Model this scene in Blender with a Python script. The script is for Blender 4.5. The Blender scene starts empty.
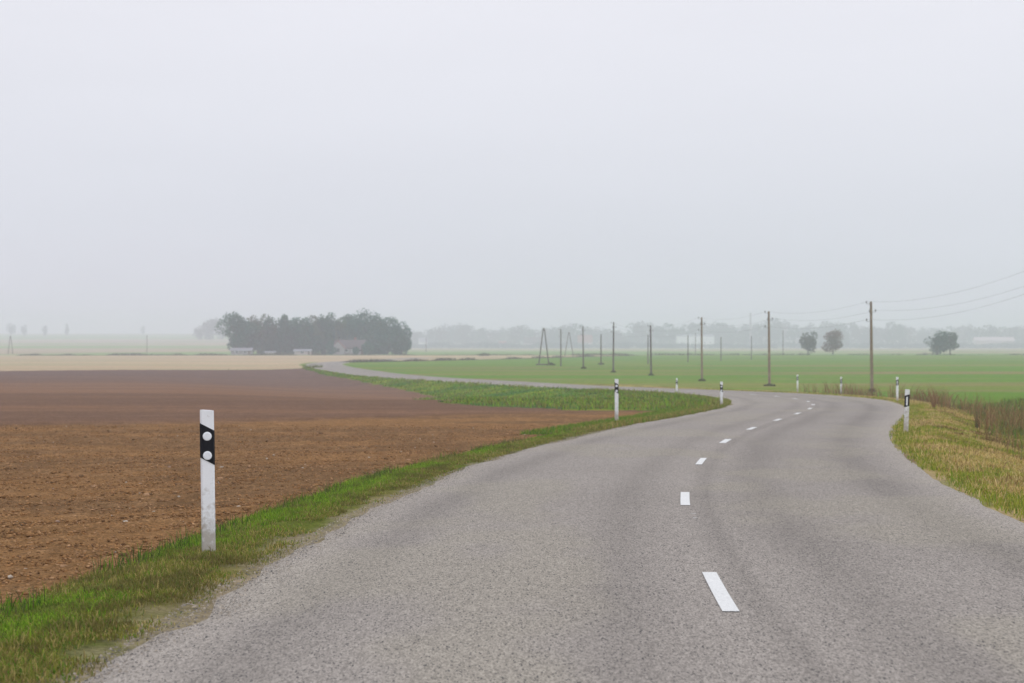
import bpy, math, random
import numpy as np

# ------------------------------------------------------------------ camera, world, sun, exposure
S = bpy.context.scene
F = 1600.0                      # focal length in pixels at 1024 wide
EYE = 1.3
cam_d = bpy.data.cameras.new("camera"); cam = bpy.data.objects.new("camera", cam_d)
S.collection.objects.link(cam); S.camera = cam
cam.location = (0, 0, EYE)
cam.rotation_euler = (math.radians(90) - math.atan(8.5 / F), 0, 0)
cam_d.sensor_width = 36; cam_d.lens = F * 36 / 1024
cam_d.clip_start = 0.1; cam_d.clip_end = 20000
cam_d.dof.use_dof = True; cam_d.dof.focus_distance = 13.0; cam_d.dof.aperture_fstop = 3.8

W = bpy.data.worlds.new("World"); S.world = W; W.use_nodes = True
nt = W.node_tree; nt.nodes.clear()
N = nt.nodes.new; L = nt.links.new
out = N("ShaderNodeOutputWorld"); bg = N("ShaderNodeBackground"); bg.inputs[1].default_value = 0.1
sky = N("ShaderNodeTexSky"); sky.sky_type = 'NISHITA'; sky.sun_disc = False
SUN_EL, SUN_AZ = math.radians(48), math.radians(150)
sky.sun_elevation = SUN_EL; sky.sun_rotation = SUN_AZ
sky.dust_density = 6; sky.air_density = 1.5
tc = N("ShaderNodeTexCoord"); sep = N("ShaderNodeSeparateXYZ"); L(tc.outputs["Generated"], sep.inputs[0])
ramp = N("ShaderNodeValToRGB"); L(sep.outputs[2], ramp.inputs[0])
e = ramp.color_ramp.elements
e[0].position = 0.0; e[0].color = (0.755, 0.775, 0.85, 1)
e[1].position = 1.0; e[1].color = (1.25, 1.27, 1.40, 1)
for p, c in ((0.07, (0.775, 0.80, 0.87)), (0.14, (0.835, 0.85, 0.92)), (0.21, (0.88, 0.885, 0.955)), (0.5, (1.04, 1.06, 1.20))):
    k = e.new(p); k.color = (*c, 1)
mul = N("ShaderNodeVectorMath"); mul.operation = 'SCALE'; L(ramp.outputs[0], mul.inputs[0]); mul.inputs["Scale"].default_value = 10.0
# soft uneven cloud layer
nz = N("ShaderNodeTexNoise"); nz.inputs["Scale"].default_value = 2.2; nz.inputs["Detail"].default_value = 3
mp = N("ShaderNodeMapping"); mp.inputs["Scale"].default_value = (1, 1, 5); L(tc.outputs["Generated"], mp.inputs[0]); L(mp.outputs[0], nz.inputs[0])
mr = N("ShaderNodeMapRange"); mr.inputs[1].default_value = 0.3; mr.inputs[2].default_value = 0.7; mr.inputs[3].default_value = 0.975; mr.inputs[4].default_value = 1.025
L(nz.outputs[0], mr.inputs[0])
mul2 = N("ShaderNodeVectorMath"); mul2.operation = 'SCALE'; L(mul.outputs[0], mul2.inputs[0]); L(mr.outputs[0], mul2.inputs["Scale"])
hs = N("ShaderNodeHueSaturation"); hs.inputs["Saturation"].default_value = 0.25; L(sky.outputs[0], hs.inputs["Color"])
mx = N("ShaderNodeMix"); mx.data_type = 'RGBA'; mx.inputs[0].default_value = 0.94
L(hs.outputs[0], mx.inputs[6]); L(mul2.outputs[0], mx.inputs[7])
L(mx.outputs[2], bg.inputs[0]); L(bg.outputs[0], out.inputs[0])

sl = bpy.data.lights.new("sun", 'SUN'); sl.energy = 0.6; sl.angle = math.radians(25); sl.color = (1, 0.985, 0.965)
so = bpy.data.objects.new("sun", sl); S.collection.objects.link(so)
so.rotation_euler = (math.radians(90) - SUN_EL, 0, math.radians(180) - SUN_AZ)

S.view_settings.view_transform = 'Standard'; S.view_settings.look = 'None'
S.view_settings.exposure = 0.0; S.view_settings.gamma = 1.0
S.render.engine = 'CYCLES'
S.cycles.use_denoising = True
S.cycles.max_bounces = 6; S.cycles.diffuse_bounces = 3; S.cycles.volume_bounces = 3
S.cycles.transparent_max_bounces = 8

rng = np.random.default_rng(7); random.seed(7)

# ------------------------------------------------------------------ helpers
def tag(o, label=None, cat=None, group=None, kind=None):
    if label: o["label"] = label
    if cat: o["category"] = cat
    if group: o["group"] = group
    if kind: o["kind"] = kind
    return o

def sm(a, b, x):
    t = np.clip((np.asarray(x, float) - a) / (b - a), 0, 1); return t * t * (3 - 2 * t)

_perm = np.random.default_rng(3).random((256, 256))
def vnoise(x, y):
    xi = np.floor(x).astype(int); yi = np.floor(y).astype(int)
    fx = x - xi; fy = y - yi; fx = fx * fx * (3 - 2 * fx); fy = fy * fy * (3 - 2 * fy)
    a = _perm[xi % 256, yi % 256]; b = _perm[(xi + 1) % 256, yi % 256]
    c = _perm[xi % 256, (yi + 1) % 256]; d = _perm[(xi + 1) % 256, (yi + 1) % 256]
    return (a * (1 - fx) + b * fx) * (1 - fy) + (c * (1 - fx) + d * fx) * fy
def fbm(x, y, o=4):
    v = 0; a = 0.5; t = 0
    for i in range(o):
        v = v + a * vnoise(x * 2 ** i + 17.3 * i, y * 2 ** i + 9.1 * i); t += a; a *= 0.5
    return v / t

def mesh_obj(name, V, Fc, mat, parent=None, smooth=False, cols=None):
    """V (n,3); Fc list of arrays/tuples of equal or mixed size"""
    me = bpy.data.meshes.new(name)
    if isinstance(Fc, np.ndarray):
        V = np.asarray(V, np.float32); n, k = Fc.shape
        me.vertices.add(len(V)); me.vertices.foreach_set("co", V.ravel())
        me.loops.add(n * k); me.loops.foreach_set("vertex_index", Fc.astype(np.int32).ravel())
        me.polygons.add(n); me.polygons.foreach_set("loop_start", np.arange(0, n * k, k, dtype=np.int32))
        me.update(calc_edges=True)
    else:
        me.from_pydata([tuple(map(float, v)) for v in V], [], [tuple(map(int, f)) for f in Fc]); me.update()
    if smooth: me.polygons.foreach_set("use_smooth", np.ones(len(me.polygons), bool))
    if cols is not None:
        at = me.color_attributes.new("Col", 'FLOAT_COLOR', 'POINT')
        c4 = np.ones((len(V), 4), np.float32); c4[:, :3] = cols; at.data.foreach_set("color", c4.ravel())
    if mat: me.materials.append(mat)
    o = bpy.data.objects.new(name, me); S.collection.objects.link(o)
    if parent: o.parent = parent
    return o

def empty(name, loc, rz=0):
    o = bpy.data.objects.new(name, None); S.collection.objects.link(o)
    o.location = loc; o.rotation_euler = (0, 0, rz); o.empty_display_size = 0.2
    return o

def mat_plain(name, col, rough=0.8, var=0.15, scale=8, bump=0.0, spec=0.3):
    m = bpy.data.materials.new(name); m.use_nodes = True; t = m.node_tree; b = t.nodes["Principled BSDF"]
    b.inputs["Roughness"].default_value = rough; b.inputs["Specular IOR Level"].default_value = spec
    co = t.nodes.new("ShaderNodeTexCoord"); n = t.nodes.new("ShaderNodeTexNoise"); n.inputs["Scale"].default_value = scale; n.inputs["Detail"].default_value = 5
    t.links.new(co.outputs["Object"], n.inputs[0])
    r = t.nodes.new("ShaderNodeMapRange"); r.inputs[1].default_value = 0.3; r.inputs[2].default_value = 0.7
    r.inputs[3].default_value = 1 - var; r.inputs[4].default_value = 1 + var; t.links.new(n.outputs[0], r.inputs[0])
    s = t.nodes.new("ShaderNodeVectorMath"); s.operation = 'SCALE'; s.inputs[0].default_value = col; t.links.new(r.outputs[0], s.inputs["Scale"])
    t.links.new(s.outputs[0], b.inputs["Base Color"])
    if bump:
        bp = t.nodes.new("ShaderNodeBump"); bp.inputs["Strength"].default_value = bump; bp.inputs["Distance"].default_value = 0.02
        t.links.new(n.outputs[0], bp.inputs["Height"]); t.links.new(bp.outputs[0], b.inputs["Normal"])
    return m

def mat_attr(name, rough=0.85, scales=((35, 0.25), (4, 0.15)), bump=0.0, bdist=0.02, trans=0.0, spec=0.2, bscale=None):
    """vertex attribute 'Col' times procedural noise"""
    m = bpy.data.materials.new(name); m.use_nodes = True; t = m.node_tree; b = t.nodes["Principled BSDF"]
    b.inputs["Roughness"].default_value = rough; b.inputs["Specular IOR Level"].default_value = spec
    at = t.nodes.new("ShaderNodeAttribute"); at.attribute_name = "Col"
    cur = at.outputs["Color"]; geo = t.nodes.new("ShaderNodeNewGeometry"); last = None
    for i, (sc, am) in enumerate(scales):
        n = t.nodes.new("ShaderNodeTexNoise"); n.inputs["Scale"].default_value = sc; n.inputs["Detail"].default_value = 4; n.inputs["Roughness"].default_value = 0.6
        t.links.new(geo.outputs["Position"], n.inputs[0])
        r = t.nodes.new("ShaderNodeMapRange"); r.inputs[1].default_value = 0.3; r.inputs[2].default_value = 0.7; r.inputs[3].default_value = 1 - am; r.inputs[4].default_value = 1 + am
        t.links.new(n.outputs[0], r.inputs[0])
        s = t.nodes.new("ShaderNodeVectorMath"); s.operation = 'SCALE'; t.links.new(cur, s.inputs[0]); t.links.new(r.outputs[0], s.inputs["Scale"])
        cur = s.outputs[0]
        if i == 0: last = n
    t.links.new(cur, b.inputs["Base Color"])
    if bump and last:
        bp = t.nodes.new("ShaderNodeBump"); bp.inputs["Strength"].default_value = bump; bp.inputs["Distance"].default_value = bdist
        t.links.new(last.outputs[0], bp.inputs["Height"]); t.links.new(bp.outputs[0], b.inputs["Normal"])
    if trans:
        tr = t.nodes.new("ShaderNodeBsdfTranslucent"); t.links.new(cur, tr.inputs[0])
        ms = t.nodes.new("ShaderNodeMixShader"); ms.inputs[0].default_value = trans
        t.links.new(b.outputs[0], ms.inputs[1]); t.links.new(tr.outputs[0], ms.inputs[2])
        t.links.new(ms.outputs[0], t.nodes["Material Output"].inputs[0])
    return m

# ------------------------------------------------------------------ terrain
DD = np.array([-30, 0, 110, 130, 150, 180, 215, 260, 310, 360, 420, 500, 600, 800, 1300, 1600, 1900, 2600, 4200.0])
HR = np.array([0.6, 1.3, 3.885, 4.28, 4.55, 4.85, 5.07, 5.4, 5.8, 6.2, 6.6, 6.9, 7.4, 8.8, 12.6, 15.2, 16, 10, 5])
HL = np.array([0.6, 1.3, 3.885, 4.28, 4.55, 4.85, 5.07, 5.4, 5.8, 6.2, 6.6, 6.9, 7.1, 7.4, 6.6, 5.2, 3.6, 1.5, 0.5])
def _mono(x, X, Y):
    # monotone-ish cubic (Catmull-Rom tangents, limited)
    h = np.diff(X); dl = np.diff(Y) / h; m = np.zeros(len(X)); m[1:-1] = (dl[:-1] * h[1:] + dl[1:] * h[:-1]) / (h[:-1] + h[1:]); m[0] = dl[0]; m[-1] = dl[-1]
    i = np.clip(np.searchsorted(X, x) - 1, 0, len(X) - 2); t = np.clip((x - X[i]) / h[i], 0, 1)
    return (2*t**3 - 3*t**2 + 1) * Y[i] + (t**3 - 2*t**2 + t) * h[i] * m[i] + (-2*t**3 + 3*t**2) * Y[i+1] + (t**3 - t**2) * h[i] * m[i+1]
def Hd(x, y):
    x = np.asarray(x, float); y = np.asarray(y, float)
    w = sm(-0.16, -0.05, x / np.maximum(y, 50))
    return _mono(y, DD, HL) * (1 - w) + _mono(y, DD, HR) * w

CL = np.array([(0.9, -8), (1.0, 0), (1.05, 5), (1.21, 9.4), (1.74, 16.1), (2.68, 22.8), (4.05, 30), (5.62, 36.9), (7.24, 43), (8.83, 49.2),
      (10.4, 55.6), (11.7, 62), (12.7, 68.4), (13.3, 75), (13.55, 82), (13.35, 88), (12.7, 94.5), (11.5, 101), (9.9, 108), (7.5, 117),
      (3.6, 130), (-1.1, 146), (-6.6, 161), (-12.0, 177), (-17, 195), (-21.5, 215), (-25.5, 235), (-29, 255), (-32.5, 278), (-35, 302), (-35, 330), (-31, 370), (-24, 430), (-15, 500)])
def catmull(P, step):
    pts = []
    for i in range(1, len(P) - 2):
        n = max(2, int(np.linalg.norm(P[i+1] - P[i]) / step)); t = np.linspace(0, 1, n, endpoint=False)[:, None]
        p0, p1, p2, p3 = P[i-1], P[i], P[i+1], P[i+2]
        pts.append(0.5 * ((2*p1) + (-p0 + p2)*t + (2*p0 - 5*p1 + 4*p2 - p3)*t**2 + (-p0 + 3*p1 - 3*p2 + p3)*t**3))
    return np.vstack(pts)
C = catmull(CL, 0.5)
for _ in range(60): C[1:-1] = 0.25 * C[:-2] + 0.5 * C[1:-1] + 0.25 * C[2:]
seg = np.linalg.norm(np.diff(C, axis=0), axis=1); CS = np.concatenate([[0], np.cumsum(seg)])
CS = CS - np.interp(0, C[:60, 1], CS[:60])             # arc length measured from beside the camera
T = np.gradient(C, axis=0); T /= np.linalg.norm(T, axis=1)[:, None]
HWL = lambda s: np.interp(s, [0, 10, 20, 40, 75, 100, 130], [2.8, 2.9, 3.02, 3.15, 3.1, 3.5, 3.1])
HWR = lambda s: np.interp(s, [0, 12, 20, 40, 60, 75, 95, 115, 150], [2.7, 2.75, 2.9, 2.95, 3.2, 3.9, 4.0, 3.4, 3.1])
SPLIT = 74.0
def near_line(x, y, lo, hi, stride=3):
    """signed distance (right positive) and arc length of the nearest centre line point with lo<=s<hi"""
    x = np.asarray(x, float).ravel(); y = np.asarray(y, float).ravel()
    idx = np.where((CS >= lo) & (CS < hi))[0][::stride]; q = np.full(x.shape, 1e3); s = np.zeros(x.shape)
    q[:] = np.where(x > 0, 1e3, -1e3); s[:] = CS[idx[-1]]
    sel = np.where((y < 560) & (np.abs(x) < 260))[0]
    for a in range(0, len(sel), 20000):
        j = sel[a:a+20000]
        dx = x[j, None] - C[idx, 0][None]; dy = y[j, None] - C[idx, 1][None]
        k = np.argmin(dx*dx + dy*dy, axis=1); ii = idx[k]
        ex = x[j] - C[ii, 0]; ey = y[j] - C[ii, 1]
        along = ex * T[ii, 0] + ey * T[ii, 1]; qq = ex * T[ii, 1] - ey * T[ii, 0]
        dist = np.hypot(ex, ey); endpt = np.abs(along) > 2.5
        q[j] = np.where(endpt, np.sign(qq) * dist, qq); s[j] = CS[ii] + np.where(endpt, 0, along)
    return q, s
def fields(x, y):
    """all the distances the terrain and its cover depend on"""
    qn, s_n = near_line(x, y, -8, SPLIT); qf, s_f = near_line(x, y, SPLIT, 1e9)
    useN = np.abs(qn) < np.abs(qf); q = np.where(useN, qn, qf); s = np.where(useN, s_n, s_f)
    eL_n = np.where(qn < 0, -qn, 99) - HWL(s_n); eL_f = np.where(qf < 0, -qf, 99) - HWL(s_f)
    eR = np.where(q > 0, q - HWR(s), -99.0)
    return dict(q=q, s=s, en=np.abs(qn) - 3.0, ef=np.abs(qf) - 3.1, qn=qn, qf=qf, sf=s_f, sn=s_n, eR=eR)
def off(f, y):
    A = 0.65 * sm(74, 108, f["sf"]) * (1 - 0.75 * sm(150, 235, f["sf"]))
    bank = sm(0.8, 7, f["ef"]) - sm(9, 30, f["ef"])
    o = -A * bank * sm(0.5, 12, f["en"]) * (f["q"] < 0)
    o = o - 0.14 * sm(0.3, 2.0, f["en"]) * (f["q"] < 0) * (1 - sm(45, 95, y))
    eR = f["eR"]; fade = 1 - sm(100, 125, f["s"])
    o = o - fade * (f["q"] > 0) * (0.38 * sm(0.8, 3.2, eR) - 0.30 * sm(3.8, 6.0, eR))
    return o
def gz(x, y, f=None):
    x = np.asarray(x, float).ravel(); y = np.asarray(y, float).ravel()
    if f is None: f = fields(x, y)
    return EYE - Hd(x, y) + off(f, y)
def g1(x, y): return float(gz([x], [y])[0])

# ground sheet: a fan of quads, fine near the road and coarse at the horizon
rows = [-4.0]; 
while rows[-1] < 4000:
    d = rows[-1]; rows.append(d + (0.5 if d < 5 else max(0.07, 0.0075 * d) if d < 130 else 0.009 * d if d < 700 else 0.03 * d))
rows = np.array(rows)
u = np.concatenate([np.linspace(-1.6, -0.46, 30)[:-1], np.linspace(-0.46, 0.46, 460), np.linspace(0.46, 1.6, 30)[1:]])
AP = -5.0
Y, U = np.meshgrid(rows, u, indexing='ij'); X = U * (Y - AP)
nr, nc = Y.shape; X = X.ravel(); Y = Y.ravel()
f = fields(X, Y)
Z = gz(X, Y, f)
n1 = fbm(X / 3.1, Y / 3.1, 3); n2 = fbm(X * 1.7, Y * 1.7, 3); n3 = fbm(X * 6, Y * 6, 2)
# region distances (positive inside)
efmin = np.interp(f["sf"], [74, 112, 122, 151, 184, 223, 300], [13, 13, 9, 5.5, 3.2, 2.2, 1.8])
vw = np.interp(f["sn"], [0, 8, 14, 25, 45, 70], [1.25, 1.05, 0.85, 0.85, 0.75, 0.95])
def ploughed(x, y, f, n1, n2):
    a = f["en"] - vw_(f) - 0.35 * (n2 - 0.5) - 0.15
    b = f["ef"] - np.interp(f["sf"], [74, 112, 122, 151, 184, 223, 300], [13, 13, 9, 5.5, 3.2, 2.2, 1.8]) - 1.2 * (n1 - 0.5)
    c = 239 + (x + 30) * 0.62 - y
    lp = np.maximum(59.5 + 2 * (n1 - .5) - y, (2.2 - (y - 57) * 0.10 - x))
    left = np.where((f["q"] < 0), 1, -1) * 50.0
    return np.minimum.reduce([a, b, c, lp, left])
def vw_(f): return np.interp(f["sn"], [0, 8, 14, 25, 45, 70], [1.25, 1.05, 0.85, 0.85, 0.75, 0.95])
P = ploughed(X, Y, f, n1, n2)
# weedy strip between stubble and green field: line through (-22,343)(13,435)(39,490)(60,500)
sx = np.array([-400, -60, -35, -22, 13, 39, 60, 4000.]); sy = np.array([300, 312, 322, 343, 435, 490, 500, 560.])
strip = np.interp(X, sx, sy)
st_near = np.where(X > -30, strip, 239 + (X + 30) * 0.62)           # where stubble begins
rel = f["q"] < 0
stub = np.minimum(np.where(rel | (Y > strip), 50, -50), 498 + 6 * (fbm(X/40, Y/40, 2)-.5) - Y)
stub = np.where(f["q"] > 0, np.where((Y > strip) & (Y < 498), 10, -10), stub)
wP = sm(-0.05, 0.05, P); 
wS = (1 - wP) * sm(-0.5, 0.5, stub) * (((f["q"] < 0) & (239 + (X + 30) * 0.62 - Y < 0) & (f["ef"] > 1.2)) | ((Y > strip) & (Y < 500)))
# soil roughness displaced for real
def relief(x, y):
    return 0.05 * (fbm(x * 1.7, y * 1.7, 3) - 0.5) + 0.055 * (fbm(x * 6, y * 6, 2) - 0.5)
rough = wP * (0.5 + 0.5 * (1 - sm(38, 50, Y - 0.7 * (X + 12) * (X > -12))))
Z += wP * (0.05 * (n2 - 0.5) + 0.055 * (n3 - 0.5)) * rough * (1 - sm(40, 90, Y)) - wP * 0.03
furrow = np.sin((X * -0.42 + Y * 0.91 + 0.5 * n1) * 2 * math.pi / 1.1)
Z += wP * 0.012 * furrow * (1 - sm(60, 110, Y))
Z += (1 - wP) * (0.05 * (n2 - 0.5) + 0.03 * (n3 - .5)) * sm(0.1, 0.8, np.minimum(f["en"], f["ef"])) * (1 - sm(120, 300, Y))
Z -= 0.04 * (1 - sm(3.0, 4.2, np.abs(f["q"])))
# colours of the cover (albedo only)
def mixc(a, b, w): return a * (1 - w[:, None]) + np.asarray(b) * w[:, None]
lay = fbm(X / 55, Y / 9, 3); lay2 = fbm(X / 20 + 40, Y / 20, 3); big = fbm(X / 120, Y / 60, 2)
col = np.tile(np.array([0.125, 0.225, 0.035]), (len(X), 1))                       # green crop
col = mixc(col, (0.25, 0.19, 0.09), 0.8 * sm(0.53, 0.68, lay) * sm(60, 130, Y) * (1 - sm(250, 330, Y)))
col = mixc(col, (0.19, 0.22, 0.05), sm(0.45, 0.7, lay2) * 0.6)
onL = (f["q"] < 0)
# bank and verges
bankw = onL * (1 - sm(0.5, 2.5, np.minimum(f["ef"] - np.where(f["sf"] < 120, 20, efmin), f["en"] + 4))) * (Y > 45) * (1 - sm(236, 246, Y))
bcol = mixc(np.tile(np.array([0.07, 0.165, 0.018]), (len(X), 1)), (0.20, 0.235, 0.025), sm(0.4, 0.65, fbm(X / 2.2, Y / 1.2, 3)))
bcol = mixc(bcol, (0.05, 0.11, 0.04), sm(0.55, 0.7, fbm(X / 5 + 9, Y / 3, 3)) * 0.7)
col = mixc(col, np.array([0, 0, 0]), bankw) + bcol * bankw[:, None]
vL = onL * (1 - sm(1.6, 2.6, f["en"] + (n1 - .5)))
vcol = mixc(np.tile(np.array([0.11, 0.13, 0.025]), (len(X), 1)), (0.20, 0.16, 0.06), sm(0.4, 0.65, n1) * 0.8)
col = mixc(col, np.array([0, 0, 0]), vL) + vcol * vL[:, None]
eR = f["eR"]
vR = (f["q"] > 0) * (1 - sm(3.0, 4.6, eR + 1.2 * (n1 - .5))) * (1 - sm(125, 150, Y))
rcol = mixc(np.tile(np.array([0.38, 0.29, 0.10]), (len(X), 1)), (0.20, 0.21, 0.035), sm(0.42, 0.6, fbm(X / 1.1, Y / 1.6, 3)))
rcol = mixc(rcol, (0.13, 0.075, 0.04), sm(0.56, 0.68, fbm(X * 1.1 + 5, Y * .7, 3)) * 0.8)
col = mixc(col, np.array([0, 0, 0]), vR) + rcol * vR[:, None]
# dusty margin right beside the road
em = np.where(onL, np.minimum(f["en"], f["ef"]), eR)
marg = (1 - sm(0.05, 0.4, em + 0.6 * (n2 - .5) + 0.25 * (n3 - .5))) * (Y < 320)
col = mixc(col, (0.33, 0.26, 0.18), marg * (0.55 + 0.5 * n3) * np.where(onL, 0.9, 0.6))
# stubble, far fields
stc = mixc(np.tile(np.array([0.47, 0.35, 0.215]), (len(X), 1)), (0.38, 0.33, 0.19), sm(0.4, 0.6, lay))
col = mixc(col, np.array([0, 0, 0]), wS) + stc * wS[:, None]
farw = sm(498, 502, Y) 
fc = mixc(np.tile(np.array([0.20, 0.30, 0.11]), (len(X), 1)), (0.36, 0.30, 0.2), sm(0.45, 0.62, fbm(X / 300, Y / 90 + 3, 2)))
col = mixc(col, np.array([0, 0, 0]), farw) + fc * farw[:, None]
# ploughed soil: coarse reddish brown near, smoother greyer brown beyond
sn = mixc(np.tile(np.array([0.265, 0.145, 0.062]), (len(X), 1)), (0.20, 0.115, 0.055), sm(0.4, 0.62, fbm(X / 3, Y / 2.2, 4)))
sn = mixc(sn, (0.34, 0.20, 0.095), sm(0.5, 0.8, n3) * 0.5)
sfar = mixc(np.tile(np.array([0.225, 0.13, 0.078]), (len(X), 1)), (0.18, 0.108, 0.07), sm(0.4, 0.62, fbm(X / 30, Y / 5, 3)))
track = sm(0.86, 0.98, np.sin((X * -0.36 + Y * 0.93) * 2 * math.pi / 7.5 + 0.5 * lay2))
sfar = mixc(sfar, (0.15, 0.105, 0.085), sm(118, 175, Y + 0.25 * X + 18 * (lay - .5)) * 0.75)
sfar = mixc(sfar, (0.27, 0.175, 0.12), track * 0.2)
edge_far = sm(38, 47, Y - 0.9 * np.maximum(X + 14, 0) + 7 * (fbm(X / 6, Y / 6, 4) - .5))
soil = sn * (1 - edge_far)[:, None] + sfar * edge_far[:, None]
sn = sn * (1 + 0.10 * furrow * sm(.35, .6, lay2))[:, None]
sfar = sfar * (1 + 0.07 * np.sin((X * -0.36 + Y * 0.93) * 2 * math.pi / 3.1) * (1 - sm(110, 160, Y)))[:, None]
rim = np.exp(-((Y - 0.9 * np.maximum(X + 14, 0) - 43 + 7 * (fbm(X / 6, Y / 6, 4) - .5)) / 1.4) ** 2) * sm(.3, .6, n2)
soil = mixc(soil, (0.10, 0.06, 0.04), rim * 0.45)
col = mixc(col, np.array([0, 0, 0]), wP) + soil * wP[:, None]
col *= (0.9 + 0.2 * big)[:, None]

mat_ground = mat_attr("field_cover", spec=0.0, scales=((28, 0.35), (5, 0.2), (0.8, 0.1)), bump=0.8, bdist=0.03)
mat_soil = mat_attr("ploughed_soil", spec=0.0, scales=((48, 0.45), (16, 0.35), (1.5, 0.12)), bump=1.0, bdist=0.035)
VV = np.stack([X, Y, Z], 1)
I = np.arange(nr * nc).reshape(nr, nc)
Q = np.stack([I[:-1, :-1], I[:-1, 1:], I[1:, 1:], I[1:, :-1]], -1).reshape(-1, 4)
fp = wP[Q].mean(1) > 0.5; fs = (~fp) & (wS[Q].mean(1) > 0.5)
fv = (~fp) & (~fs) & ((vL[Q].mean(1) > 0.5) | (vR[Q].mean(1) > 0.5) | (bankw[Q].mean(1) > 0.5)) & (Y[Q].mean(1) < 300)
def submesh(name, mask, mat, **kw):
    q = Q[mask]; used, inv = np.unique(q, return_inverse=True)
    o = mesh_obj(name, VV[used], inv.reshape(-1, 4), mat, smooth=True, cols=col[used]); tag(o, kind="structure", **kw); return o
submesh("ground", ~(fp | fs | fv), mat_ground)
submesh("ploughed_field", fp, mat_soil)
submesh("stubble_field", fs, mat_ground)
submesh("grass_verge", fv, mat_ground)

# ------------------------------------------------------------------ haze: a closed box of even thin air
hm = bpy.data.materials.new("haze_air"); hm.use_nodes = True; t = hm.node_tree; t.nodes.clear()
ho = t.nodes.new("ShaderNodeOutputMaterial"); hv = t.nodes.new("ShaderNodeVolumePrincipled")
hv.inputs["Color"].default_value = (0.915, 0.945, 1.0, 1); hv.inputs["Density"].default_value = 0.00092; hv.inputs["Anisotropy"].default_value = 0.0
t.links.new(hv.outputs[0], ho.inputs["Volume"])
b0, b1 = np.array([-6700, -30, -18.]), np.array([6700, 4200, 26.])
HV = [(b0[0], b0[1], b0[2]), (b1[0], b0[1], b0[2]), (b1[0], b1[1], b0[2]), (b0[0], b1[1], b0[2]), (b0[0], b0[1], b1[2]), (b1[0], b0[1], b1[2]), (b1[0], b1[1], b1[2]), (b0[0], b1[1], b1[2])]
tag(mesh_obj("haze", HV, [(3, 2, 1, 0), (4, 5, 6, 7), (0, 1, 5, 4), (1, 2, 6, 5), (2, 3, 7, 6), (3, 0, 4, 7)], hm), kind="stuff")

# ------------------------------------------------------------------ road
def road_pt(s, q):
    x = np.interp(s, CS, C[:, 0]); y = np.interp(s, CS, C[:, 1]); tx = np.interp(s, CS, T[:, 0]); ty = np.interp(s, CS, T[:, 1])
    n = np.hypot(tx, ty); return x + q * ty / n, y - q * tx / n
ss = [-5.0]
while ss[-1] < 470: ss.append(ss[-1] + (0.25 if ss[-1] < 40 else 0.6 if ss[-1] < 160 else 2.0))
ss = np.array(ss); nq = 65; w = np.linspace(-1, 1, nq)
SS, WW = np.meshgrid(ss, w, indexing='ij'); SS = SS.ravel(); WW = WW.ravel()
ext = 0.10 + np.where(WW < 0, 0.20, 0.07) * (fbm(SS * 1.3 + np.where(WW < 0, 0, 50), SS * 0.1, 3) - 0.5) * 2
QQ = np.where(WW < 0, WW * (HWL(SS) + ext), WW * (HWR(SS) + ext))
RX, RY = road_pt(SS, QQ)
RZ = EYE - Hd(RX, RY) + 0.012 + 0.02 * (1 - WW ** 2) - 0.05 * sm(0.93, 1.0, np.abs(WW))
IR = np.arange(len(SS)).reshape(len(ss), nq)
RF = np.stack([IR[:-1, :-1], IR[:-1, 1:], IR[1:, 1:], IR[1:, :-1]], -1).reshape(-1, 4)
gr = 0.5 * np.ones(len(SS))
def band(c, wd): return np.exp(-((QQ - c) / wd) ** 2)
wob = (fbm(SS / 6, SS * 0 + 3, 2) - .5) * 0.3
dark = 0.20 * band(-2.35 + wob, .22) + 0.16 * band(-0.62, .22) + 0.20 * band(0.72 + wob, .28) + 0.24 * band(2.1, .28) + 0.05 * band(1.4, .8) + 0.22 * band(0.15, .07) + 0.05 * band(-.12, .05) * -1
dustL = sm(0.80, 1.0, np.abs(WW)) 
rc = np.tile(np.array([0.30, 0.27, 0.236]), (len(SS), 1)) * (1 - 0.8 * dark[:, None]) * (0.92 + 0.16 * fbm(RX / 2.3, RY / 2.3, 3))[:, None]
rc = mixc(rc, (0.315, 0.285, 0.225), 0.5 * sm(.5, .7, fbm(RX / 1.3 + 7, RY / 2.5, 3)))
rc = mixc(rc, (0.38, 0.34, 0.29), dustL * 0.6)
mroad = bpy.data.materials.new("chip_seal_asphalt"); mroad.use_nodes = True; t = mroad.node_tree; b = t.nodes["Principled BSDF"]
b.inputs["Roughness"].default_value = 0.95; b.inputs["Specular IOR Level"].default_value = 0.04
at = t.nodes.new("ShaderNodeAttribute"); at.attribute_name = "Col"; geo = t.nodes.new("ShaderNodeNewGeometry")
vo = t.nodes.new("ShaderNodeTexVoronoi"); vo.inputs["Scale"].default_value = 140; mpv = t.nodes.new("ShaderNodeMapping"); mpv.inputs["Scale"].default_value = (1, 0.33, 1); t.links.new(geo.outputs["Position"], mpv.inputs[0]); t.links.new(mpv.outputs[0], vo.inputs["Vector"])
sv = t.nodes.new("ShaderNodeSeparateColor"); t.links.new(vo.outputs["Color"], sv.inputs[0])
r1 = t.nodes.new("ShaderNodeMapRange"); r1.inputs[3].default_value = 0.68; r1.inputs[4].default_value = 1.32; t.links.new(sv.outputs[0], r1.inputs[0])
s1 = t.nodes.new("ShaderNodeVectorMath"); s1.operation = 'SCALE'; t.links.new(at.outputs["Color"], s1.inputs[0]); t.links.new(r1.outputs[0], s1.inputs["Scale"])
no = t.nodes.new("ShaderNodeTexNoise"); no.inputs["Scale"].default_value = 30; no.inputs["Detail"].default_value = 6; no.inputs["Roughness"].default_value = 0.75; t.links.new(mpv.outputs[0], no.inputs[0])
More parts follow.
